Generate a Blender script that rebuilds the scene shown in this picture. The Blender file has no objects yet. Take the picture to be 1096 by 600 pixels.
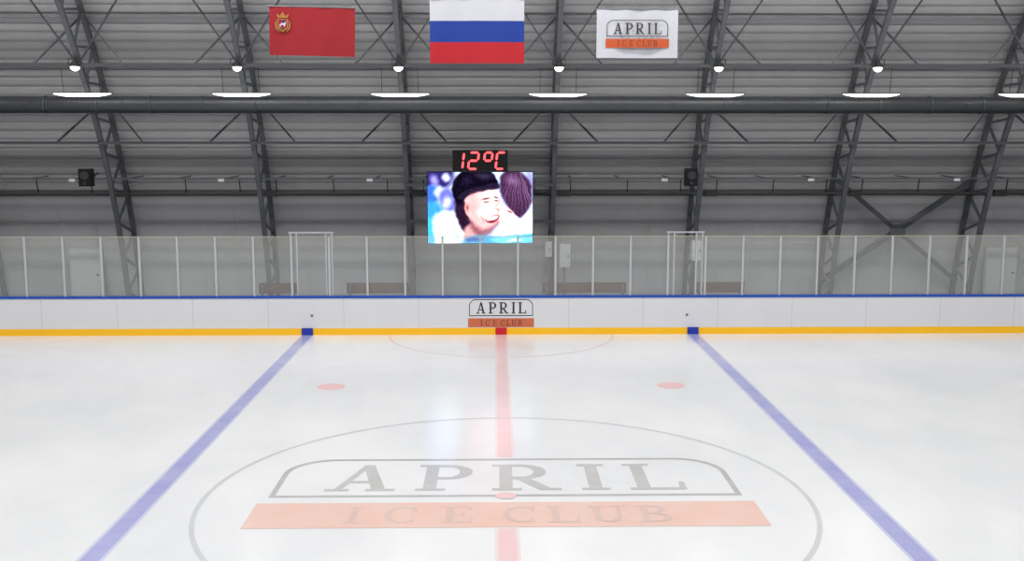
import bpy, math, random
import numpy as np
from mathutils import Vector, Matrix
random.seed(4)
S=bpy.context.scene
S.view_settings.view_transform='Standard'
S.view_settings.look='None'
S.view_settings.exposure=0.0

def lin(c):
    out=[]
    for v in c:
        v=v/255.0
        out.append(v/12.92 if v<=0.04045 else ((v+0.055)/1.055)**2.4)
    return tuple(out)+(1.0,)

# ---------------------------------------------------------------- materials
def mat(name,c,rough=0.5,metal=0.0,noise=0.0,nscale=4.0,spec=0.5,bump=0.0,emit=None,estr=1.0):
    m=bpy.data.materials.new(name); m.use_nodes=True
    nt=m.node_tree; b=nt.nodes['Principled BSDF']
    b.inputs['Roughness'].default_value=rough
    b.inputs['Metallic'].default_value=metal
    b.inputs['Specular IOR Level'].default_value=spec
    col=lin(c)
    b.inputs['Base Color'].default_value=col
    if emit:
        b.inputs['Emission Color'].default_value=lin(emit)
        b.inputs['Emission Strength'].default_value=estr
    if noise>0:
        tc=nt.nodes.new('ShaderNodeTexCoord')
        n=nt.nodes.new('ShaderNodeTexNoise'); n.inputs['Scale'].default_value=nscale
        n.inputs['Detail'].default_value=5
        r=nt.nodes.new('ShaderNodeMapRange')
        r.inputs['To Min'].default_value=1-noise; r.inputs['To Max'].default_value=1+noise
        mx=nt.nodes.new('ShaderNodeVectorMath'); mx.operation='SCALE'
        mx.inputs[0].default_value=col[:3]
        nt.links.new(tc.outputs['Object'],n.inputs['Vector'])
        nt.links.new(n.outputs['Fac'],r.inputs['Value'])
        nt.links.new(r.outputs['Result'],mx.inputs['Scale'])
        nt.links.new(mx.outputs['Vector'],b.inputs['Base Color'])
        if bump>0:
            bp=nt.nodes.new('ShaderNodeBump'); bp.inputs['Strength'].default_value=bump
            nt.links.new(n.outputs['Fac'],bp.inputs['Height'])
            nt.links.new(bp.outputs['Normal'],b.inputs['Normal'])
    return m

ICE_C=(226,228,231)
ICE_IOR=1.5
def ice_paint(name,c,worn=0.35):
    """colour seen through frosted ice: mixes with the ice colour by a wear noise"""
    m=bpy.data.materials.new(name); m.use_nodes=True
    nt=m.node_tree; b=nt.nodes['Principled BSDF']
    tc=nt.nodes.new('ShaderNodeTexCoord')
    n=nt.nodes.new('ShaderNodeTexNoise'); n.inputs['Scale'].default_value=1.3; n.inputs['Detail'].default_value=8
    n.inputs['Roughness'].default_value=0.65
    nt.links.new(tc.outputs['Object'],n.inputs['Vector'])
    r=nt.nodes.new('ShaderNodeMapRange'); r.inputs['From Min'].default_value=0.3; r.inputs['From Max'].default_value=0.7
    r.inputs['To Min'].default_value=0.0; r.inputs['To Max'].default_value=worn
    nt.links.new(n.outputs['Fac'],r.inputs['Value'])
    mx=nt.nodes.new('ShaderNodeMix'); mx.data_type='RGBA'
    mx.inputs['A'].default_value=lin(c); mx.inputs['B'].default_value=lin(ICE_C)
    nt.links.new(r.outputs['Result'],mx.inputs['Factor'])
    nt.links.new(mx.outputs['Result'],b.inputs['Base Color'])
    b.inputs['Roughness'].default_value=0.19
    b.inputs['IOR'].default_value=ICE_IOR
    return m

def ice_mat():
    m=bpy.data.materials.new('ice'); m.use_nodes=True
    nt=m.node_tree; b=nt.nodes['Principled BSDF']
    tc=nt.nodes.new('ShaderNodeTexCoord')
    n=nt.nodes.new('ShaderNodeTexNoise'); n.inputs['Scale'].default_value=0.3; n.inputs['Detail'].default_value=9
    n.inputs['Roughness'].default_value=0.6
    mp=nt.nodes.new('ShaderNodeMapping'); mp.inputs['Scale'].default_value=(1,0.7,1)
    nt.links.new(tc.outputs['Object'],mp.inputs['Vector']); nt.links.new(mp.outputs['Vector'],n.inputs['Vector'])
    cr=nt.nodes.new('ShaderNodeValToRGB')
    cr.color_ramp.elements[0].position=0.32; cr.color_ramp.elements[0].color=lin((217,219,222))
    cr.color_ramp.elements[1].position=0.68; cr.color_ramp.elements[1].color=lin((232,233,235))
    nt.links.new(n.outputs['Fac'],cr.inputs['Fac']); nt.links.new(cr.outputs['Color'],b.inputs['Base Color'])
    n2=nt.nodes.new('ShaderNodeTexNoise'); n2.inputs['Scale'].default_value=2.0; n2.inputs['Detail'].default_value=10
    nt.links.new(tc.outputs['Object'],n2.inputs['Vector'])
    r=nt.nodes.new('ShaderNodeMapRange'); r.inputs['To Min'].default_value=0.13; r.inputs['To Max'].default_value=0.25
    nt.links.new(n2.outputs['Fac'],r.inputs['Value']); nt.links.new(r.outputs['Result'],b.inputs['Roughness'])
    b.inputs['IOR'].default_value=ICE_IOR
    return m

def emis(name,c,s):
    m=bpy.data.materials.new(name); m.use_nodes=True
    nt=m.node_tree; nt.nodes.clear()
    e=nt.nodes.new('ShaderNodeEmission'); e.inputs['Color'].default_value=lin(c); e.inputs['Strength'].default_value=s
    o=nt.nodes.new('ShaderNodeOutputMaterial'); nt.links.new(e.outputs[0],o.inputs[0])
    return m

M_ice=ice_mat()
M_white=mat('dasher_white',(216,217,221),0.4,noise=0.03,nscale=1.5)
M_blue=mat('cap_blue',(20,75,175),0.4)
M_yellow=mat('kick_yellow',(250,190,15),0.4)
M_red=mat('marker_red',(200,20,40),0.4)
M_bluem=mat('marker_blue',(25,50,160),0.4)
M_seam=mat('seam_grey',(190,191,194),0.6)
M_skin=mat('corrugated_steel',(182,182,184),0.5,metal=0.15,noise=0.06,nscale=0.6)
M_wall=mat('wall_panel',(190,191,194),0.55,noise=0.05,nscale=0.5)
M_truss=mat('painted_steel',(102,105,109),0.45,metal=0.3,noise=0.05,nscale=2)
M_tie=mat('tie_steel',(80,82,86),0.5,metal=0.3)
M_purlin=mat('purlin_steel',(128,129,132),0.5,metal=0.2)
M_floor=mat('rubber_floor',(80,80,84),0.8,noise=0.1,nscale=3)
M_post=mat('aluminium_post',(186,188,192),0.4,metal=0.2)
M_black=mat('black_plastic',(8,8,9),0.45,spec=.3)
M_dark=mat('dark_tube',(28,28,30),0.5)
M_housing=mat('lamp_housing',(60,62,65),0.4,metal=0.5)
M_lens=emis('lamp_lens',(255,252,240),8)
M_highlight=emis('duct_highlight_glow',(255,253,246),3.0)  # glow of the added strips that imitate highlights on the duct
M_highbay=emis('highbay_lens',(255,252,245),6)
M_wood=mat('bench_wood',(92,60,42),0.55,noise=0.15,nscale=6)
M_cabinet=mat('cabinet_white',(200,201,203),0.4)
M_door=mat('door_white',(196,197,200),0.45)
M_frame=mat('door_frame',(180,182,185),0.45)
M_grey=mat('metal_grey',(120,122,126),0.4,metal=0.5)

def duct_mat():
    """spirally seamed galvanised duct: shallow ribs round the tube spread highlights along it"""
    m=mat('galvanised_duct',(76,78,82),0.42,metal=0.45)
    nt=m.node_tree; b=nt.nodes['Principled BSDF']
    tc=nt.nodes.new('ShaderNodeTexCoord'); wv=nt.nodes.new('ShaderNodeTexWave')
    wv.bands_direction='X'; wv.inputs['Scale'].default_value=3.0; wv.inputs['Distortion'].default_value=.3
    bp=nt.nodes.new('ShaderNodeBump'); bp.inputs['Strength'].default_value=.35; bp.inputs['Distance'].default_value=.006
    nt.links.new(tc.outputs['Object'],wv.inputs['Vector']); nt.links.new(wv.outputs['Fac'],bp.inputs['Height'])
    nt.links.new(bp.outputs['Normal'],b.inputs['Normal']); return m
M_duct=duct_mat()

def glass_mat():
    m=bpy.data.materials.new('rink_glass_acrylic'); m.use_nodes=True
    nt=m.node_tree; nt.nodes.clear()
    t=nt.nodes.new('ShaderNodeBsdfTransparent'); t.inputs[0].default_value=(0.97,0.985,0.98,1)
    d=nt.nodes.new('ShaderNodeBsdfDiffuse'); d.inputs[0].default_value=(0.8,0.8,0.8,1)
    g=nt.nodes.new('ShaderNodeBsdfGlossy'); g.inputs['Roughness'].default_value=0.05
    a=nt.nodes.new('ShaderNodeMixShader'); a.inputs[0].default_value=0.10
    b=nt.nodes.new('ShaderNodeMixShader'); b.inputs[0].default_value=0.03
    o=nt.nodes.new('ShaderNodeOutputMaterial')
    nt.links.new(t.outputs[0],a.inputs[1]); nt.links.new(d.outputs[0],a.inputs[2])
    nt.links.new(a.outputs[0],b.inputs[1]); nt.links.new(g.outputs[0],b.inputs[2])
    nt.links.new(b.outputs[0],o.inputs[0]); return m
M_glass=glass_mat()

# ---------------------------------------------------------------- mesh helpers
class MB:
    def __init__(s): s.v=[]; s.f=[]; s.m=[]; s.mats=[]
    def mi(s,m):
        if m not in s.mats: s.mats.append(m)
        return s.mats.index(m)
    def add(s,vs,fs,m):
        o=len(s.v); k=s.mi(m)
        s.v+= [tuple(v) for v in vs]
        for f in fs: s.f.append([i+o for i in f]); s.m.append(k)
    def box(s,x0,x1,y0,y1,z0,z1,m):
        vs=[(x0,y0,z0),(x1,y0,z0),(x1,y1,z0),(x0,y1,z0),(x0,y0,z1),(x1,y0,z1),(x1,y1,z1),(x0,y1,z1)]
        s.add(vs,[(3,2,1,0),(4,5,6,7),(0,1,5,4),(1,2,6,5),(2,3,7,6),(3,0,4,7)],m)
    def strut(s,a,b,w,m,h=None):
        a=Vector(a); b=Vector(b); d=(b-a).normalized(); h=h or w
        up=Vector((1,0,0)) if abs(d.x)<0.9 else Vector((0,0,1))
        u=d.cross(up).normalized(); v=d.cross(u).normalized()
        vs=[]
        for p in (a,b):
            for i,j in ((-1,-1),(1,-1),(1,1),(-1,1)):
                vs.append(p+u*(i*w/2)+v*(j*h/2))
        s.add(vs,[(3,2,1,0),(4,5,6,7),(0,1,5,4),(1,2,6,5),(2,3,7,6),(3,0,4,7)],m)
    def cyl(s,a,b,r,m,n=16,r2=None,caps=True):
        a=Vector(a); b=Vector(b); d=(b-a).normalized(); r2=r if r2 is None else r2
        up=Vector((1,0,0)) if abs(d.x)<0.9 else Vector((0,0,1))
        u=d.cross(up).normalized(); v=d.cross(u).normalized()
        vs=[]
        for p,rr in ((a,r),(b,r2)):
            for i in range(n):
                t=2*math.pi*i/n
                vs.append(p+u*(math.cos(t)*rr)+v*(math.sin(t)*rr))
        fs=[(i,(i+1)%n,n+(i+1)%n,n+i) for i in range(n)]
        if caps: fs+= [tuple(range(n))[::-1],tuple(range(n,2*n))]
        s.add(vs,fs,m)
    def obj(s,name,parent=None,smooth=False,loc=None):
        me=bpy.data.meshes.new(name); me.from_pydata(s.v,[],s.f)
        for m in s.mats: me.materials.append(m)
        me.polygons.foreach_set('material_index',s.m)
        if smooth: me.polygons.foreach_set('use_smooth',[True]*len(s.f))
        me.update()
        ob=bpy.data.objects.new(name,me); S.collection.objects.link(ob)
        if parent: ob.parent=parent
        if loc: ob.location=loc
        return ob
def empty(name,loc=(0,0,0)):
    e=bpy.data.objects.new(name,None); e.empty_display_size=0.3; e.location=loc
    S.collection.objects.link(e); return e
def fix_normals(ob):
    import bmesh
    bm=bmesh.new(); bm.from_mesh(ob.data); bmesh.ops.recalc_face_normals(bm,faces=bm.faces); bm.to_mesh(ob.data); bm.free()

# ---------------------------------------------------------------- lettering (2D polygons, cap height 1)
def rect(x0,y0,x1,y1): return [(x0,y0),(x1,y0),(x1,y1),(x0,y1)]
def arc_quads(cx,cy,ro,ri,a0,a1,n=12):
    q=[]
    for i in range(n):
        t0=math.radians(a0+(a1-a0)*i/n); t1=math.radians(a0+(a1-a0)*(i+1)/n)
        q.append([(cx+ro[0]*math.cos(t0),cy+ro[1]*math.sin(t0)),(cx+ro[0]*math.cos(t1),cy+ro[1]*math.sin(t1)),
                  (cx+ri[0]*math.cos(t1),cy+ri[1]*math.sin(t1)),(cx+ri[0]*math.cos(t0),cy+ri[1]*math.sin(t0))])
    return q
def glyph(c):
    sf=0.075; st=0.16; th=0.09
    if c=='A':
        return .84,[[(.09,0),(.18,0),(.47,1),(.38,1)],[(.57,0),(.74,0),(.50,1),(.36,1)],rect(.22,.29,.62,.37),
                    rect(0,0,.29,sf),rect(.49,0,.84,sf)]
    if c=='P':
        return .68,[rect(.09,0,.09+st,1),rect(0,0,.36,sf),rect(0,1-sf,.36,1),rect(.2,.42,.38,.42+th),rect(.2,1-th,.38,1)]+\
            arc_quads(.36,.71,(.32,.29),(.16,.21),-90,90)
    if c=='R':
        w,p=glyph('P')
        return .84,p+[[(.28,.46),(.45,.46),(.76,0),(.58,0)],rect(.58,0,.84,sf)]
    if c=='I': return .34,[rect(.09,0,.25,1),rect(0,0,.34,sf),rect(0,1-sf,.34,1)]
    if c=='L': return .68,[rect(.09,0,.25,1),rect(0,0,.68,sf),rect(0,1-sf,.34,1),[(.59,0),(.68,0),(.68,.29),(.62,.29)]]
    if c=='E': return .68,[rect(.09,0,.25,1),rect(0,0,.66,sf),rect(0,1-sf,.64,1),rect(.2,.47,.48,.54),rect(.44,.38,.50,.64),
                    [(.57,0),(.66,0),(.68,.27),(.62,.27)],[(.55,1),(.64,1),(.64,.75),(.58,.75)]]
    if c=='C': return .76,arc_quads(.41,.5,(.41,.5),(.25,.42),48,312,22)+[rect(.62,.66,.70,.98),rect(.62,.02,.68,.27)]
    if c=='U': return .84,[rect(.10,.3,.26,1),rect(0,1-sf,.36,1),rect(.62,.3,.71,1),rect(.51,1-sf,.84,1)]+\
            arc_quads(.405,.32,(.305,.32),(.145,.24),180,360)
    if c=='B': return .72,[rect(.09,0,.25,1),rect(0,0,.36,sf),rect(0,1-sf,.36,1),rect(.2,.48,.38,.56),]+\
            arc_quads(.34,.76,(.31,.24),(.15,.17),-90,90)+arc_quads(.36,.27,(.36,.27),(.19,.19),-90,90)
    return .4,[]
def text(s,width,height,x0,y0):
    gl=[glyph(c) for c in s]
    n=len(s)
    tot=sum(g[0] for g in gl)*height
    gap=(width-tot)/max(1,n-1)
    out=[];x=x0
    for w,ps in gl:
        for p in ps: out.append([(x+a*height,y0+b*height) for a,b in p])
        x+=w*height+gap
    return out
def logo():
    d={}
    W=3.49; y0=.07; y1=1.87; t=.085; r=.75
    fr=[rect(-W,y0-t/2,W,y0+t/2),rect(-W+r,y1-t,W-r,y1),rect(-W,y0+t/2,-W+t,y1-r),rect(W-t,y0+t/2,W,y1-r)]
    fr+=arc_quads(W-r,y1-r,(r,r),(r-t,r-t),0,90)+arc_quads(-W+r,y1-r,(r,r),(r-t,r-t),90,180)
    d['frame']=fr
    d['letters']=text('APRIL',5.45,1.25,-2.72,.30)
    d['bar']=[rect(-3.6,-1.21,3.6,-.22)]
    d['sub']=text('ICE',1.78,.64,-2.25,-1.04)+text('CLUB',2.35,.64,-.05,-1.04)
    return d
def area2(p):
    return sum(p[i][0]*p[(i+1)%len(p)][1]-p[(i+1)%len(p)][0]*p[i][1] for i in range(len(p)))
def polys_obj(name,polys,f,m,parent=None,flat=True):
    """f(a,b,k): k is a tiny per-polygon stacking offset so overlapping strokes never share a plane"""
    mb=MB()
    for i,p in enumerate(polys):
        if area2(p)<0: p=p[::-1]
        vs=[f(a,b,i*2.5e-5) for a,b in p]
        mb.add(vs,[tuple(range(len(vs)))],m)
    return mb.obj(name,parent)

# ---------------------------------------------------------------- building
CZ=-3.0; RS=19.15; RO=18.95; RI=17.8
XL,XR=-31.0,31.0
def arcp(R,t): return (R*math.cos(t),CZ+R*math.sin(t))   # (Y,Z)
tg=math.asin(3.0/RS); tw=math.asin((3.6-CZ)/RS)

mb=MB()
pitch=0.29/RS; n=int((math.pi-2*tw)/pitch); pitch=(math.pi-2*tw)/n
prof=[]
for i in range(n):
    t=tw+i*pitch
    for fr,dr in ((0,0),(0.30,0),(0.36,-0.075),(0.94,-0.075)):
        prof.append(arcp(RS+.03+dr,t+fr*pitch))
prof.append(arcp(RS+.03,math.pi-tw))
vs=[];fs=[]
for y,z in prof: vs+=[(XL,y,z),(XR,y,z)]
for i in range(len(prof)-1): fs.append((2*i,2*i+1,2*i+3,2*i+2))
mb.add(vs,fs,M_skin); mb.obj('ceiling')

def lower_wall(name,sgn):
    mb=MB(); N=10; vs=[];fs=[]
    for i in range(N+1):
        t=tg+(tw-tg)*i/N; y,z=arcp(RS,t); vs+=[(XL,sgn*y,z),(XR,sgn*y,z)]
    for i in range(N): fs.append((2*i,2*i+1,2*i+3,2*i+2))
    mb.add(vs,fs,M_wall)
    x=XL+0.6
    while x<XR:
        for i in range(N):
            y0,z0=arcp(RS-.005,tg+(tw-tg)*i/N); y1,z1=arcp(RS-.005,tg+(tw-tg)*(i+1)/N)
            mb.strut((x,sgn*y0,z0),(x,sgn*y1,z1),.014,M_wall)
        x+=1.1
    y,z=arcp(RS-.05,tw); mb.box(XL,XR,min(sgn*y,sgn*(y-.06)),max(sgn*y,sgn*(y-.06)),z-.05,z+.05,M_purlin)
    return mb.obj(name)
lower_wall('wall_back',1); lower_wall('wall_front',-1)
def end_wall(name,x):
    mb=MB(); pts=[]
    for i in range(61):
        t=tg+(math.pi-2*tg)*i/60; y,z=arcp(RS,t); pts.append((x,y,z))
    mb.add(pts,[tuple(range(61))],M_wall)
    mb.obj(name)
end_wall('wall_left',XL); end_wall('wall_right',XR)
mb=MB(); mb.box(XL,XR,-19.2,19.2,-.25,-.03,M_floor); mb.obj('floor')

# roof trusses
tri=math.asin(3.0/RI)
TX=[-2.78+4.38*k for k in range(-6,8)]
mb=MB()
N=44
outer=[arcp(RO,tg+(math.pi-2*tg)*i/N) for i in range(N+1)]
inner=[arcp(RI,tri+(math.pi-2*tri)*(i+.5)/N) for i in range(N)]
inner=[arcp(RI,tri)]+inner+[arcp(RI,math.pi-tri)]
for a,b in zip(outer[:-1],outer[1:]): mb.strut((0,)+a,(0,)+b,.13,M_truss)
for a,b in zip(inner[:-1],inner[1:]): mb.strut((0,)+a,(0,)+b,.13,M_truss)
for i in range(N):
    mb.strut((0,)+outer[i],(0,)+inner[i+1],.065,M_truss); mb.strut((0,)+inner[i+1],(0,)+outer[i+1],.065,M_truss)
for s in (1,-1):
    mb.box(-.25,.25,min(s*17.3,s*19),max(s*17.3,s*19),-.03,.02,M_truss)
tmesh=None
for i,x in enumerate(TX):
    if tmesh is None:
        o=mb.obj('roof_truss',loc=(x,0,0)); tmesh=o.data
    else:
        o=bpy.data.objects.new('roof_truss',tmesh); o.location=(x,0,0); S.collection.objects.link(o)

bra=empty('roof_bracing')
mb=MB(); t=tw+.06
while t<math.pi-tw-.03:
    y,z=arcp(19.03,t); mb.strut((XL,y,z),(XR,y,z),.06,M_purlin); t+=1.55/19
mb.obj('purlins',bra)
def th_in(h): return math.asin((h-CZ)/RI)
mb=MB()
for s in (1,-1):
    for h,w in ((7.3,.10),(5.18,.09),(10.2,.1),(12.9,.1)):
        y,z=arcp(RI-.1,th_in(h)); mb.strut((XL,s*y,z),(XR,s*y,z),w,M_tie)
mb.obj('ties',bra)
mb=MB()
for s in (1,-1):
    for x in TX:
        for h in (7.3,5.18,10.2,12.9):
            t=th_in(h); yi,zi=arcp(RI-.1,t)
            for d in (-1,1):
                yo,zo=arcp(RO,t+.045)
                mb.strut((x,s*yo,zo),(x+d*1.25,s*yi,zi),.045,M_tie)
                if h>6:
                    yo,zo=arcp(RO+.04,t+.1)
                    mb.strut((x,s*yi,zi),(x+d*1.5,s*yo,zo),.045,M_tie)
mb.obj('knee_braces',bra)
mb=MB()
for x0 in (10.36,-20.3,):
    x1=x0+4.38
    ya,za=arcp(RO-.15,math.asin((.75+3)/RO)); yb,zb=arcp(RO-.15,math.asin((4.1+3)/RO))
    mb.strut((x0,ya,za),(x1,yb,zb),.14,M_truss); mb.strut((x1,ya,za),(x0,yb,zb),.14,M_truss)
    mb.box(x0+1.95,x0+2.43,(ya+yb)/2-.09,(ya+yb)/2-.06,(za+zb)/2-.2,(za+zb)/2+.2,M_truss)
mb.obj('wall_cross_braces',bra)

mb=MB()
mb.strut((XL,16.35,4.08),(XR,16.35,4.08),.05,M_tie)
x=XL+1
while x<XR:
    mb.strut((x,16.35,4.08),(x,17.75,4.12),.03,M_tie); x+=1.46
for x in TX[2:-2]:
    mb.box(x+3.2,x+3.38,16.28,16.38,4.0,4.08,M_cabinet)
mb.obj('cable_rail')
mb=MB()
for a,b in zip(TX[:-1],TX[1:]):
    mb.cyl((a+.1,16.5,3.62),(b-.1,16.5,3.62),.05,M_dark,10)
    for q in (.5,2.2,3.8): mb.strut((a+q,16.5,3.64),(a+q,16.4,4.06),.03,M_dark)
    mb.box(a+.15,a+.5,16.42,16.58,3.54,3.72,M_dark)
mb.obj('radiant_heater_tube')

# air duct
XD=30.9
mb=MB(); mb.cyl((-XD,14.95,6.19),(XD,14.95,6.19),.24,M_duct,32)
duct=empty('air_duct'); d=mb.obj('duct_tube',duct,smooth=True)
mb=MB(); x=XL+.8
while x<XR-.3:
    mb.cyl((x-.02,14.95,6.19),(x+.02,14.95,6.19),.25,M_duct,32); x+=1.46
for x in TX:
    mb.strut((x,14.95,6.4),(x,15.15,7.0),.03,M_tie)
    mb.strut((x,15.2,6.19),(x,15.3,6.19),.06,M_tie)
mb.obj('duct_flanges',duct)

# ---------------------------------------------------------------- lamps
def spotlamp(x,y,z,s,lit):
    e=empty('arena_floodlight',(x,y,z))
    mb=MB()
    mb.cyl((0,0,-.02),(0,0,.10),.15,M_housing,20,r2=.08)
    mb.cyl((0,0,.10),(0,0,.22),.05,M_housing,14)
    mb.strut((0,0,.2),(0,s*.25,.25),.03,M_housing)
    mb.strut((-.17,0,.02),(-.17,0,.2),.02,M_housing); mb.strut((.17,0,.02),(.17,0,.2),.02,M_housing)
    mb.strut((-.17,0,.2),(.17,0,.2),.02,M_housing)
    mb.obj('housing',e)
    mb=MB(); n=16; vs=[];fs=[]
    for j in range(5):
        a=j/4*math.pi/2*.98
        for i in range(n):
            b=2*math.pi*i/n; vs.append((.12*math.cos(a)*math.cos(b),.12*math.cos(a)*math.sin(b),-.025-.11*math.sin(a)))
    for j in range(4):
        for i in range(n): fs.append((j*n+i,j*n+(i+1)%n,(j+1)*n+(i+1)%n,(j+1)*n+i))
    fs.append(tuple(range(4*n,5*n)))
    mb.add(vs,fs,M_lens); mb.obj('lens',e,smooth=True)
    if lit:
        L=bpy.data.lights.new('flood_beam','SPOT'); L.energy=12; L.spot_size=math.radians(165); L.spot_blend=.4
        L.shadow_soft_size=.14; L.color=(1,.985,.95)
        lo=bpy.data.objects.new('flood_beam',L); lo.location=(0,0,-.16); lo.parent=e; S.collection.objects.link(lo)
def highbay(x,y,z,lit):
    e=empty('highbay_light',(x,y,z))
    mb=MB(); mb.cyl((0,0,0),(0,0,.18),.3,M_housing,24,r2=.12); mb.cyl((0,0,.18),(0,0,.45),.05,M_housing,10)
    mb.obj('housing',e)
    mb=MB(); mb.cyl((0,0,-.012),(0,0,-.002),.27,M_highbay,24); mb.obj('diffuser',e)
    if lit:
        L=bpy.data.lights.new('highbay_beam','AREA'); L.shape='DISK'; L.size=.5; L.energy=POWER; L.color=(1,.99,.97)
        lo=bpy.data.objects.new('highbay_beam',L); lo.location=(0,0,-.03); lo.parent=e; S.collection.objects.link(lo)
POWER=157
def duct_highlight(x):
    """added glowing strip imitating lamp highlights on the air duct, hung on rods"""
    e=empty('duct_highlight_strip',(x,14.60,6.47))
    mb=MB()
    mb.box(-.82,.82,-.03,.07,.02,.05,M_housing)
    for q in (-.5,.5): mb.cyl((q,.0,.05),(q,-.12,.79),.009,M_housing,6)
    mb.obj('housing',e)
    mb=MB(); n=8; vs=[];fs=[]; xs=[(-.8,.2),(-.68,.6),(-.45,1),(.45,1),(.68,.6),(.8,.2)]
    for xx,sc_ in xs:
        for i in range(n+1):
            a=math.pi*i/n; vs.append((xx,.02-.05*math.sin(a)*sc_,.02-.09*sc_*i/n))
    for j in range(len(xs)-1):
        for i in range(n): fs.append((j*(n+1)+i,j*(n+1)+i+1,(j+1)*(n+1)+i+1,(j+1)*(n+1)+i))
    mb.add(vs,fs,M_highlight); mb.obj('diffuser',e,smooth=True)  # glowing face, ends tapered to look like a highlight
for x in TX: duct_highlight(x)
for x in TX:
    lit=-21<x<20
    for s in (1,-1):
        spotlamp(x,s*14.2,7.2,s,lit and s>0)
        for y in (9.0,3.2):
            z=math.sqrt(RI*RI-y*y)+CZ-.52
            highbay(x,s*y,z,lit)

# ---------------------------------------------------------------- rink
HL,HW,CR=28.0,13.0,7.0
def loop(off=0.0,step=.5,nc=16):
    pts=[]
    def add(x,y,nx,ny): pts.append((x+nx*off,y+ny*off))
    n=int(2*(HL-CR)/2)
    for i in range(n): add(-HL+CR+2*(HL-CR)*i/n,HW,0,1)
    for i in range(nc):
        a=math.pi/2*(1-i/nc); add(HL-CR+CR*math.cos(a),HW-CR+CR*math.sin(a),math.cos(a),math.sin(a))
    m=6
    for i in range(m): add(HL,HW-CR-2*(HW-CR)*i/m,1,0)
    for i in range(nc):
        a=-math.pi/2*(i/nc); add(HL-CR+CR*math.cos(a),-HW+CR+CR*math.sin(a),math.cos(a),math.sin(a))
    for i in range(n): add(HL-CR-2*(HL-CR)*i/n,-HW,0,-1)
    for i in range(nc):
        a=-math.pi/2-math.pi/2*i/nc; add(-HL+CR+CR*math.cos(a),-HW+CR+CR*math.sin(a),math.cos(a),math.sin(a))
    for i in range(m): add(-HL,-HW+CR+2*(HW-CR)*i/m,-1,0)
    for i in range(nc):
        a=math.pi-math.pi/2*i/nc; add(-HL+CR+CR*math.cos(a),HW-CR+CR*math.sin(a),math.cos(a),math.sin(a))
    return pts
def sweep(mb,d0,d1,z0,z1,m):
    A=loop(d0);B=loop(d1);n=len(A)
    vs=[(x,y,z0) for x,y in A]+[(x,y,z1) for x,y in A]+[(x,y,z1) for x,y in B]+[(x,y,z0) for x,y in B]
    fs=[]
    for i in range(n):
        j=(i+1)%n
        for k in range(4):
            l=(k+1)%4; fs.append((k*n+i,k*n+j,l*n+j,l*n+i))
    mb.add(vs,fs,m)
ice=empty('ice_rink_surface')
mb=MB(); P=loop(-0.0145); n=len(P)
mb.add([(x,y,0) for x,y in P]+[(x,y,-.03) for x,y in P],[tuple(range(n))[::-1],tuple(range(n,2*n))]+[(i,(i+1)%n,n+(i+1)%n,n+i) for i in range(n)],M_ice)
o=mb.obj('ice_sheet',ice); fix_normals(o)

P_blue=ice_paint('ice_blue_line',(154,156,208),.25)
P_blue2=ice_paint('ice_blue_line_edge',(192,194,222),.2)
P_red=ice_paint('ice_red_line',(230,192,194),.3)
P_red2=ice_paint('ice_red_line_edge',(230,212,214),.2)
P_dot=ice_paint('ice_red_spot',(232,184,184),.3)
P_pink=ice_paint('ice_pink_line',(222,202,205),.3)
P_grey=ice_paint('ice_grey_line',(196,198,202),.3)
P_frame=ice_paint('ice_logo_frame',(172,172,174),.35)
P_letter=ice_paint('ice_logo_letters',(184,183,182),.3)
P_or=ice_paint('ice_logo_orange',(227,188,174),.25)
P_sub=ice_paint('ice_logo_sub',(212,182,172),.2)
def gnd(z): return lambda a,b,k:(a,b,z+k)
XB1,XB2=-5.22,5.20
for i,xb in enumerate((XB1,XB2)):
    polys_obj('blue_line_%d'%(i+1),[rect(xb-.125,-12.98,xb+.125,12.98)],gnd(.0015),P_blue,ice)
    polys_obj('blue_line_edges_%d'%(i+1),[rect(xb-.17,-12.98,xb-.125,12.98),rect(xb+.125,-12.98,xb+.17,12.98)],gnd(.0012),P_blue2,ice)
polys_obj('centre_line',[rect(-.12,1.95,.12,12.98),rect(-.12,-12.98,.12,-1.25)],gnd(.0015),P_red,ice)
polys_obj('centre_line_edges',[rect(-.165,1.95,-.12,12.98),rect(.12,1.95,.165,12.98),rect(-.165,-12.98,-.12,-1.25),rect(.12,-12.98,.165,-1.25)],gnd(.0012),P_red2,ice)
polys_obj('centre_circle',arc_quads(0,0,(4.46,4.46),(4.39,4.39),0,360,96),gnd(.002),P_grey,ice)
polys_obj('referee_crease',arc_quads(0,12.98,(3.02,3.02),(2.95,2.95),180,360,48),gnd(.002),P_pink,ice)
polys_obj('timekeeper_crease',arc_quads(0,-12.98,(3.02,3.02),(2.95,2.95),0,180,48),gnd(.002),P_pink,ice)
for i,(x,y) in enumerate(((-3.65,7.0),(3.6,7.0),(-3.65,-7.0),(3.6,-7.0))):
    polys_obj('faceoff_spot_%d'%(i+1),[[(x+.3*math.cos(a*math.pi/16),y+.3*math.sin(a*math.pi/16)) for a in range(32)]],gnd(.002),P_dot,ice)
polys_obj('centre_spot',[[(.15*math.cos(a*math.pi/12),.05+.15*math.sin(a*math.pi/12)) for a in range(24)]],gnd(.006),P_red,ice)
lg=logo()
polys_obj('logo_frame',lg['frame'],gnd(.003),P_frame,ice)
polys_obj('logo_letters',lg['letters'],gnd(.003),P_letter,ice)
polys_obj('logo_bar',lg['bar'],gnd(.003),P_or,ice)
polys_obj('logo_subtitle',lg['sub'],gnd(.0045),P_sub,ice)

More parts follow.
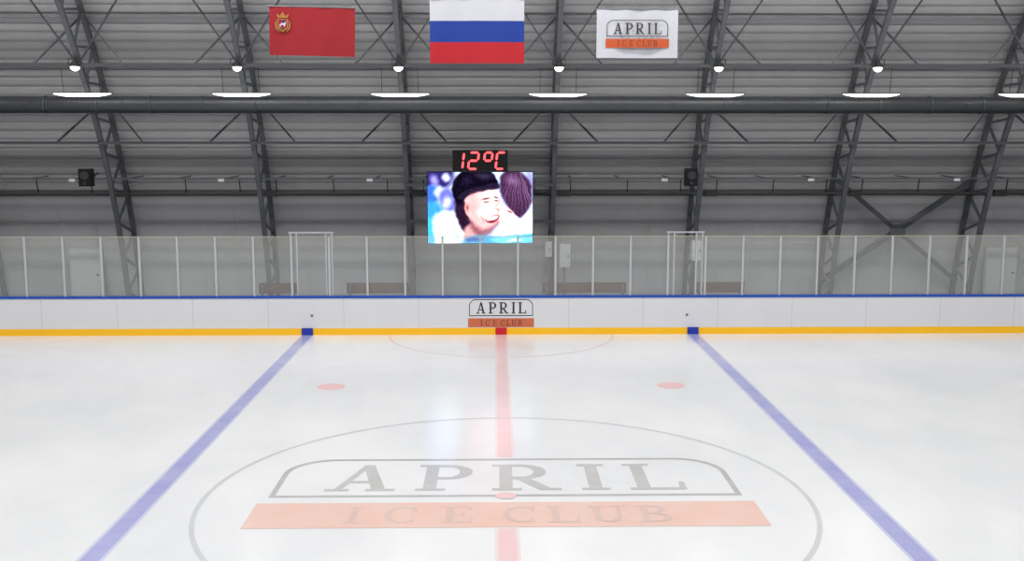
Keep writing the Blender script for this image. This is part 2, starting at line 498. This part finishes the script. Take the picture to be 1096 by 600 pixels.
db=empty('dasher_boards')
mb=MB(); sweep(mb,0,.09,0,1.0,M_white); o=mb.obj('board_panels',db); fix_normals(o)
mb=MB(); sweep(mb,-.015,.13,1.0,1.06,M_blue); o=mb.obj('cap_rail',db); fix_normals(o)
mb=MB(); sweep(mb,-.014,.0,0,.18,M_yellow); o=mb.obj('kick_plate',db); fix_normals(o)
mb=MB()
x=-20.4
while x<21:
    mb.box(x,x+.012,12.997,13.0,.18,1.0,M_seam); x+=2.02
mb.obj('board_seams',db)
mb=MB()
for xb in (XB1,XB2): mb.box(xb-.15,xb+.15,12.96,13.0,0.003,.19,M_bluem)
mb.box(-.15,.15,12.96,13.0,0.003,.19,M_red)
mb.obj('line_markers',db)
mb=MB(); sweep(mb,.05,.062,1.06,2.65,M_glass); o=mb.obj('glass_panes',db); fix_normals(o)
M_edge=mat('glass_edge',(190,186,165),.3)
mb=MB(); sweep(mb,.048,.064,2.65,2.664,M_edge); o=mb.obj('glass_top_edge',db); fix_normals(o)
mb=MB()
x=-.555-1.01*20
while x<21:
    mb.box(x-.028,x+.028,13.02,13.09,1.06,2.66,M_post)
    mb.box(x-.028,x+.028,-13.09,-13.02,1.06,2.66,M_post); x+=1.01
for sx in (1,-1):
    for yy in range(-6,7):
        mb.box(min(sx*28.02,sx*28.09),max(sx*28.02,sx*28.09),yy-.03,yy+.03,1.06,2.66,M_post)
    for sy in (1,-1):
        for a in range(5,90,9):
            a=math.radians(a); cx=sx*(21+7.055*math.cos(a)); cy=sy*(6+7.055*math.sin(a))
            mb.cyl((cx,cy,1.06),(cx,cy,2.66),.035,M_post,8)
mb.obj('glass_posts',db)
mb=MB()
for xa,xb in ((-5.62,-4.52),(4.50,5.42)):
    for x in (xa,xa+.16,xb-.16,xb):
        mb.box(x-.02,x+.02,13.06,13.13,1.06,2.76,M_post)
    mb.box(xa-.05,xb+.05,13.05,13.14,2.745,2.78,M_post)
    mb.box(xa+.5,xa+.56,12.985,13.0,.5,.56,M_grey)
mb.obj('gate_frames',db)

bl=empty('board_logo')
M_lb=mat('logo_black',(45,45,50),.5); M_lo=mat('logo_orange',(200,105,70),.5); M_ls=mat('logo_sub',(120,62,45),.5)
sc=.247
def fb(dy): return lambda a,b,k:(a*sc,13-dy-k,.50+b*sc)
polys_obj('frame',lg['frame'],fb(.004),M_lb,bl); polys_obj('letters',lg['letters'],fb(.004),M_lb,bl)
polys_obj('bar',lg['bar'],fb(.004),M_lo,bl); polys_obj('subtitle',lg['sub'],fb(.006),M_ls,bl)

# ---------------------------------------------------------------- LED screen
scr=empty('led_video_screen')
W,H=2.92,1.98; X0=-2.03; Z1=4.33; Y0=14.3
mb=MB(); mb.box(X0-.02,X0+W+.02,Y0+.01,Y0+.16,Z1-H-.02,Z1+.02,M_black)
mb.strut((-2.78,16.2,3.9),(1.6,16.2,3.9),.08,M_tie); mb.strut((-2.78,16.5,2.8),(1.6,16.5,2.8),.08,M_tie)
for x in (-1.6,.5):
    mb.strut((x,Y0+.15,3.9),(x,16.2,3.9),.07,M_tie); mb.strut((x,Y0+.15,2.8),(x,16.5,2.8),.07,M_tie)
mb.obj('cabinet',scr)
nu,nv=280,190
uu=np.linspace(0,112,nu)[None,:].repeat(nv,0); vv=np.linspace(0,76,nv)[:,None].repeat(nu,1)
# organic warp so the filmed picture has no geometric outlines
u=uu+.5*np.sin(vv*.31+1)+.25*np.sin(vv*.83+uu*.21)
v=vv+.5*np.sin(uu*.27+2)+.25*np.sin(uu*.71+vv*.33)
img=np.zeros((nv,nu,3)); img[:]=(196,212,246)
def blob(cx,cy,rx,ry,c,ang=0,soft=.15,al=1.0):
    a=math.radians(ang); dx=u-cx; dy=v-cy
    p=(dx*math.cos(a)+dy*math.sin(a))/rx; q=(-dx*math.sin(a)+dy*math.cos(a))/ry
    r=np.sqrt(p*p+q*q); w=(np.clip((1+soft-r)/(2*soft),0,1)*al)[...,None]
    img[:]=img*(1-w)+np.array(c)*w
def spline(pts,k=6):
    out=[]; n=len(pts)
    for i in range(n):
        p0,p1,p2,p3=[np.array(pts[(i+j-1)%n],float) for j in range(4)]
        for q in range(k):
            t=q/k; out.append(.5*((2*p1)+(-p0+p2)*t+(2*p0-5*p1+4*p2-p3)*t*t+(-p0+3*p1-3*p2+p3)*t**3))
    return out
def poly(pts,c,soft=1.2,al=1.0,smooth=True):
    """soft filled outline via signed distance"""
    pts=np.array(spline(pts) if smooth else pts,float); d=np.full(u.shape,1e9); ins=np.zeros(u.shape,bool)
    for i in range(len(pts)):
        a=pts[i]; b=pts[(i+1)%len(pts)]; e=b-a
        t=np.clip(((u-a[0])*e[0]+(v-a[1])*e[1])/(e@e+1e-9),0,1)
        d=np.minimum(d,np.hypot(u-a[0]-t*e[0],v-a[1]-t*e[1]))
        c1=((a[1]<=v)&(b[1]>v))|((b[1]<=v)&(a[1]>v))
        xi=a[0]+(v-a[1])/(e[1] if abs(e[1])>1e-9 else 1e-9)*e[0]
        ins^=c1&(u<xi)
    sd=np.where(ins,d,-d); w=(np.clip(.5+sd/(2*soft),0,1)*al)[...,None]
    img[:]=img*(1-w)+np.array(c)*w
# blurred crowd, left
poly([(-2,-2),(27,-2),(25,12),(16,18),(9,13),(-2,17)],(48,42,100),3)
poly([(-2,17),(9,14),(12,26),(6,34),(-2,33)],(60,104,210),2.5)
blob(7,8,4,5,(150,140,215),0,.6); blob(20,6,4,4,(228,232,255),0,.6); blob(13,21,5,5,(222,230,255),0,.6)
poly([(13,22),(24,18),(31,32),(24,45),(14,38)],(104,108,190),2.5); blob(20,33,4,6,(196,208,250),20,.6)
poly([(-2,34),(10,32),(16,44),(8,52),(-2,51)],(60,142,232),2.5)
# white jacket
poly([(-2,78),(1,56),(13,43),(28,44),(38,58),(46,78)],(240,248,255),2.5)
poly([(-2,52),(4,50),(7,78),(-2,78)],(70,170,240),2); poly([(22,46),(25,45),(35,72),(31,74)],(160,200,246),1.8,.8)
blob(14,62,2.5,14,(180,216,250),-14,.7)
# right background
poly([(70,-2),(114,-2),(114,78),(98,78)],(188,210,250),4); blob(109,12,5,16,(120,110,180),0,.6,.7)
# first person: knitted cap, three-quarter face looking down to the right, laughing
poly([(29,28),(36,18),(46,28),(46,54),(40,64),(31,50)],(42,26,46),1.6)
poly([(40,60),(48,56),(60,64),(58,78),(38,78)],(206,150,150),2)
poly([(40,22),(56,17),(71,18),(75,26),(79,36),(78,40),(78,47),(75,54),(70,60),(61,64),(52,60),(44,50),(40,38)],(232,170,168),1.2)
blob(64,34,10,13,(252,212,204),-8,.7); blob(66,24,7,4.5,(255,228,220),0,.7); blob(52,38,6,12,(214,142,144),-10,.8,.55)
blob(58,43,5,4.5,(252,196,192),0,.7)
blob(77,37,2.6,2.4,(246,196,188),0,.5); blob(72,33,1.6,6,(222,160,156),-14,.8,.5); blob(75.5,39.6,2,.8,(150,84,86),10,.6,.7)
blob(42.5,38,2.8,5,(220,150,144),-8,.4); blob(42.5,38,1.2,2.8,(150,84,90),-8,.6)
poly([(44,50),(51,56),(60,60.5),(69,58),(75,52),(74,58),(66,67),(54,68),(46,60)],(112,66,78),2.4,.75)
poly([(61,50.5),(67,48.6),(75.5,45.4),(75,50),(70,54),(65,54.6)],(120,40,56),.7)
poly([(62,50.4),(67,48.9),(74.6,46.2),(73.6,49),(68.5,51.6),(64.5,52)],(255,253,252),.6)
blob(58.6,50,1,3.4,(196,120,120),-24,.7,.7)
blob(62,28.2,4.6,.9,(74,42,50),-8,.6,.9); blob(73,26.8,2.4,.8,(74,42,50),8,.6,.9)
blob(62.5,31.6,3,.7,(60,34,42),4,.6,.9); blob(73,30.4,1.8,.65,(60,34,42),4,.6,.9); blob(62.6,34.4,3.8,.7,(208,142,140),6,.7,.6)
poly([(28,27),(26,14),(32,3),(46,-4),(62,-4),(72,4),(75,16),(68,18),(54,19),(44,24),(38,30),(32,34)],(20,16,30),1.0)
poly([(33,25),(50,16),(74,12),(75,18),(54,21),(37,29)],(40,32,52),1,.9); blob(60,4,8,3,(78,68,100),8,.8,.6); blob(42,9,5,4,(48,40,68),-20,.8,.6)
# second head leaning in from the right, hair towards us
poly([(78,4),(88,-3),(102,1),(110,14),(111,30),(105,44),(97,49),(89,42),(81,30),(77,16)],(66,42,68),1.5)
for k in range(11):
    cx=80.5+k*2.7; blob(cx,20+3*math.sin(k*2.1),.5,15+4*math.sin(k*1.7),(112+6*k,78+6*k,116+6*k),24-k*4.2,.9,.6)
blob(90,9,6,4,(150,120,156),20,.9,.6)
poly([(79,36),(86,38),(93,45),(99,52),(95,58),(86,58),(79,52),(77,44)],(244,198,194),1.3); blob(86,46,4.5,3.5,(255,228,222),0,.7)
blob(88,42.5,2.8,.8,(96,54,66),35,.6); poly([(76,60),(86,56),(98,57),(105,65),(93,69),(80,68)],(250,214,210),1.4)
for k in range(4): blob(81+k*5,62,.6,4,(202,142,142),10+6*k,.7,.8)
poly([(98,52),(105,45),(114,46),(114,72),(103,68)],(216,228,252),2)
# teal rink board in front
poly([(34,78),(40,71),(56,67),(74,69),(114,66),(114,78)],(50,150,190),1.8)
poly([(66,72),(90,68.5),(112,70),(112,74),(80,76)],(110,214,216),1.6,.8); blob(48,72,9,2,(36,74,150),-8,.6); blob(92,73,7,1.3,(240,250,255),-4,.6)
blob(24,74,12,3,(250,252,255),0,.5)
img=np.clip((img-128)*1.1+126,0,255)
rng=np.random.RandomState(3); img=np.clip(img+rng.normal(0,10,(nv,nu,1))+rng.normal(0,5,img.shape),0,255)
def s2l(a):
    a=np.clip(a/255,0,1); return np.where(a<=.04045,a/12.92,((a+.055)/1.055)**2.4)
L=s2l(img)
vs=[(X0+W*i/(nu-1),Y0,Z1-H*j/(nv-1)) for j in range(nv) for i in range(nu)]
fs=[(j*nu+i,(j+1)*nu+i,(j+1)*nu+i+1,j*nu+i+1) for j in range(nv-1) for i in range(nu-1)]
me=bpy.data.meshes.new('led_matrix'); me.from_pydata(vs,[],fs)
ca=me.color_attributes.new('led','FLOAT_COLOR','POINT')
ca.data.foreach_set('color',np.concatenate([L,np.ones((nv,nu,1))],2).reshape(-1).astype(np.float32))
m=bpy.data.materials.new('led_pixels'); m.use_nodes=True; nt=m.node_tree; nt.nodes.clear()
at=nt.nodes.new('ShaderNodeAttribute'); at.attribute_name='led'
e=nt.nodes.new('ShaderNodeEmission'); e.inputs['Strength'].default_value=2.0
o_=nt.nodes.new('ShaderNodeOutputMaterial'); nt.links.new(at.outputs['Color'],e.inputs['Color']); nt.links.new(e.outputs[0],o_.inputs[0])
me.materials.append(m)
ob=bpy.data.objects.new('led_matrix',me); ob.parent=scr; S.collection.objects.link(ob)

td=empty('temperature_display')
mb=MB(); mb.box(-1.33,.20,Y0-.02,Y0+.14,4.36,4.94,M_black)
mb.box(-1.15,-1.05,Y0+.02,Y0+.1,4.352,4.36,M_tie); mb.box(-.05,.05,Y0+.02,Y0+.1,4.352,4.36,M_tie)
mb.obj('case',td)
M_led=emis('red_led',(255,84,90),2.6)
SEG={'1':'bc','2':'abged','o':'abgf','C':'afed'}
def seg7(ch,x,z,w,h,t):
    pol=[]
    g=t*.2
    def hs(zz): return [(x+g,zz),(x+g+t/2,zz-t/2),(x+w-g-t/2,zz-t/2),(x+w-g,zz),(x+w-g-t/2,zz+t/2),(x+g+t/2,zz+t/2)]
    def vsg(xx,z0,z1): return [(xx,z0+g),(xx+t/2,z0+g+t/2),(xx+t/2,z1-g-t/2),(xx,z1-g),(xx-t/2,z1-g-t/2),(xx-t/2,z0+g+t/2)]
    S_={'a':hs(z+h),'g':hs(z+h/2),'d':hs(z),'f':vsg(x,z+h/2,z+h),'e':vsg(x,z,z+h/2),'b':vsg(x+w,z+h/2,z+h),'c':vsg(x+w,z,z+h/2)}
    for k in SEG[ch]: pol.append(S_[k])
    return pol
P=seg7('1',-1.2,4.42,.16,.45,.06)+seg7('2',-.88,4.42,.25,.45,.06)+seg7('o',-.46,4.42,.21,.45,.06)+seg7('C',-.12,4.42,.23,.45,.06)
polys_obj('led_digits',P,lambda a,b,k:(a+(b-4.6)*.12,Y0-.026-k,b),M_led,td)

# ---------------------------------------------------------------- flags
YF=11.0
ZB=math.sqrt(RI*RI-YF*YF)+CZ
def flag(name,x0,x1,z0,z1,y,tilt,colf,mats,ph):
    e=empty(name,((x0+x1)/2,y,z1)); e.rotation_euler=(0,tilt,0)
    w=x1-x0;h=z1-z0; nx,nz=40,24
    mb=MB(); vs=[]
    for j in range(nz+1):
        for i in range(nx+1):
            a=i/nx;b=j/nz
            vs.append((-w/2+w*a,.025*math.sin(a*7+ph)*(.3+b)+.01*math.sin(a*19+b*4+ph),-h*b))
    for j in range(nz):
        for i in range(nx):
            q=[j*(nx+1)+i,(j+1)*(nx+1)+i,(j+1)*(nx+1)+i+1,j*(nx+1)+i+1]
            mb.f.append(q); mb.m.append(mb.mi(mats[colf((i+.5)/nx,(j+.5)/nz)]))
    mb.v=vs; mb.obj('cloth',e,smooth=True)
    mb=MB(); mb.cyl((-w/2-.03,0,.015),(w/2+.03,0,.015),.015,M_grey,8)
    yc=ZB-z1-.05
    for s in (-1,1): mb.cyl((s*w/2*.9,0,.015),(s*w/2*.9,0,yc),.006,M_grey,6)
    mb.obj('hanging_rod',e)
    return e
mb=MB(); mb.strut((XL+.1,YF,ZB),(XR-.1,YF,ZB),.09,M_tie); mb.obj('flag_support_beam')
F_w=mat('flag_white',(192,193,201),.8); F_b=mat('flag_blue',(14,52,140),.8); F_r=mat('flag_red',(176,20,34),.8)
F_d=mat('flag_dark_red',(146,19,30),.8,noise=.05,nscale=3); F_g=mat('flag_gold',(165,110,55),.7); F_n=mat('flag_green',(40,90,60),.7)
flag('russian_tricolour_flag',-1.72,.56,7.05,8.56,YF,0,lambda a,b:0 if b<1/3 else (1 if b<2/3 else 2),[F_w,F_b,F_r],0.5)
e=flag('moscow_region_flag',-5.57,-3.51,7.22,8.36,YF,math.radians(1.2),lambda a,b:0,[F_d],2)
mb=MB()
def em(poly,dy,m): mb.add([(a,-.035-dy,b) for a,b in poly],[tuple(range(len(poly)))],m)
cx,cz=-.70,-.38
em([(cx-.13,cz+.10),(cx-.13,cz-.12),(cx,cz-.22),(cx+.13,cz-.12),(cx+.13,cz+.10)],0,F_g)
em([(cx-.10,cz+.08),(cx-.10,cz-.10),(cx,cz-.18),(cx+.10,cz-.10),(cx+.10,cz+.08)],.003,F_d)
em([(cx-.08,cz-.05),(cx-.03,cz+.0),(cx+.05,cz+.0),(cx+.09,cz+.05),(cx+.07,cz-.03),(cx+.05,cz-.10),(cx+.02,cz-.05),(cx-.04,cz-.05),(cx-.06,cz-.12)],.006,F_w)
em([(cx-.02,cz),(cx+.0,cz+.07),(cx+.04,cz+.07),(cx+.04,cz)],.008,F_b)
em([(cx-.06,cz-.13),(cx,cz-.16),(cx+.06,cz-.13),(cx,cz-.11)],.007,F_n)
em([(cx-.12,cz+.12),(cx-.15,cz+.22),(cx-.07,cz+.17),(cx,cz+.26),(cx+.07,cz+.17),(cx+.15,cz+.22),(cx+.12,cz+.12)],0,F_g)
for s in (-1,1):
    em([(cx+s*.15,cz+.08),(cx+s*.19,cz-.02),(cx+s*.17,cz-.14),(cx+s*.06,cz-.24),(cx+s*.14,cz-.12),(cx+s*.15,cz-.02)],.001,F_g)
mb.obj('coat_of_arms',e)
e=flag('ice_club_flag',2.31,4.28,7.18,8.32,YF,0,lambda a,b:0,[F_w],4)
sf=.213
def ff(dy): return lambda a,b,k:(a*sf,-.045-dy-k,-.64+b*sf)
polys_obj('frame',lg['frame'],ff(0),M_lb,e); polys_obj('letters',lg['letters'],ff(0),M_lb,e)
M_fo=mat('flag_orange',(190,80,35),.7)
polys_obj('bar',lg['bar'],ff(0),M_fo,e); polys_obj('subtitle',lg['sub'],ff(.003),M_ls,e)

# ---------------------------------------------------------------- things behind the boards
def bench(x0,x1,y=14.6):
    e=empty('players_bench',((x0+x1)/2,y,-.03)); w=(x1-x0)/2
    mb=MB()
    mb.box(-w,w,-.2,.2,.45,.5,M_wood)
    mb.box(-w,w,.2,.24,.9,1.20,M_wood)
    k=max(2,int(w*2/1.3)+1)
    for i in range(k):
        x=-w+.1+(2*w-.2)*i/(k-1)
        mb.box(x-.03,x+.03,-.18,-.12,0,.45,M_grey); mb.box(x-.03,x+.03,.14,.2,0,1.15,M_grey); mb.box(x-.03,x+.03,-.18,.2,.40,.45,M_grey)
    mb.obj('bench_frame',e)
for a,b in ((-6.9,-5.8),(-4.4,-2.6),(1.2,3.6),(5.6,7.0)): bench(a,b)
def wall_box(name,x,z,w,h,y):
    e=empty(name,(x,y,z)); mb=MB()
    mb.box(-w/2,w/2,-.12,.1,-h/2,h/2,M_cabinet); mb.box(-w/2+.03,w/2-.03,-.13,-.12,-h/2+.03,h/2-.03,M_door)
    mb.box(w/2-.08,w/2-.05,-.15,-.13,-.05,.05,M_grey); mb.obj('cabinet_body',e)
    mb=MB(); mb.box(-.03,.03,.1,.14,-z,h/2,M_grey); mb.obj('mounting_post',e)
wall_box('electrical_cabinet',1.95,1.75,.32,.7,16.6)
wall_box('electrical_cabinet',1.45,1.95,.2,.45,16.6)
wall_box('electrical_cabinet',5.95,1.9,.3,.6,16.6)
dn=[0]
def wdoor(x,w=.95,h=1.8):
    dn[0]+=1
    e=empty('door_%d'%dn[0],(x,18.45,-.03)); mb=MB()
    mb.box(-w/2-.05,w/2+.05,0,.12,0,h+.05,M_frame); mb.box(-w/2,w/2,-.03,0,.02,h,M_door)
    mb.box(w/2-.14,w/2-.06,-.05,-.03,.97,1.02,M_grey); mb.obj('door_leaf',e)
for x in (-13.2,16.2): wdoor(x)
def speaker(x,y,z):
    e=empty('loudspeaker',(x,y,z)); mb=MB()
    mb.box(-.17,.17,-.16,.14,-.25,.25,M_black); mb.cyl((0,-.18,.06),(0,-.16,.06),.12,M_housing,18); mb.cyl((0,-.18,-.16),(0,-.16,-.16),.05,M_housing,14)
    mb.strut((0,.13,0),(0,.9,.1),.05,M_tie); mb.obj('speaker_cabinet',e)
speaker(-11.85,15.4,4.15); speaker(5.5,15.4,4.15)

# ---------------------------------------------------------------- world & camera
w=bpy.data.worlds.new('hall_ambient'); S.world=w; w.use_nodes=True
w.node_tree.nodes['Background'].inputs[0].default_value=(.5,.55,.6,1); w.node_tree.nodes['Background'].inputs[1].default_value=.1
cam=bpy.data.cameras.new('camera'); cam.sensor_width=36; cam.lens=1115/1096*36; cam.clip_end=200
co=bpy.data.objects.new('camera',cam); S.collection.objects.link(co)
co.location=(-.15,-14.75,5.18); co.rotation_euler=(math.radians(90-7.61),0,math.radians(-.92))
S.camera=co
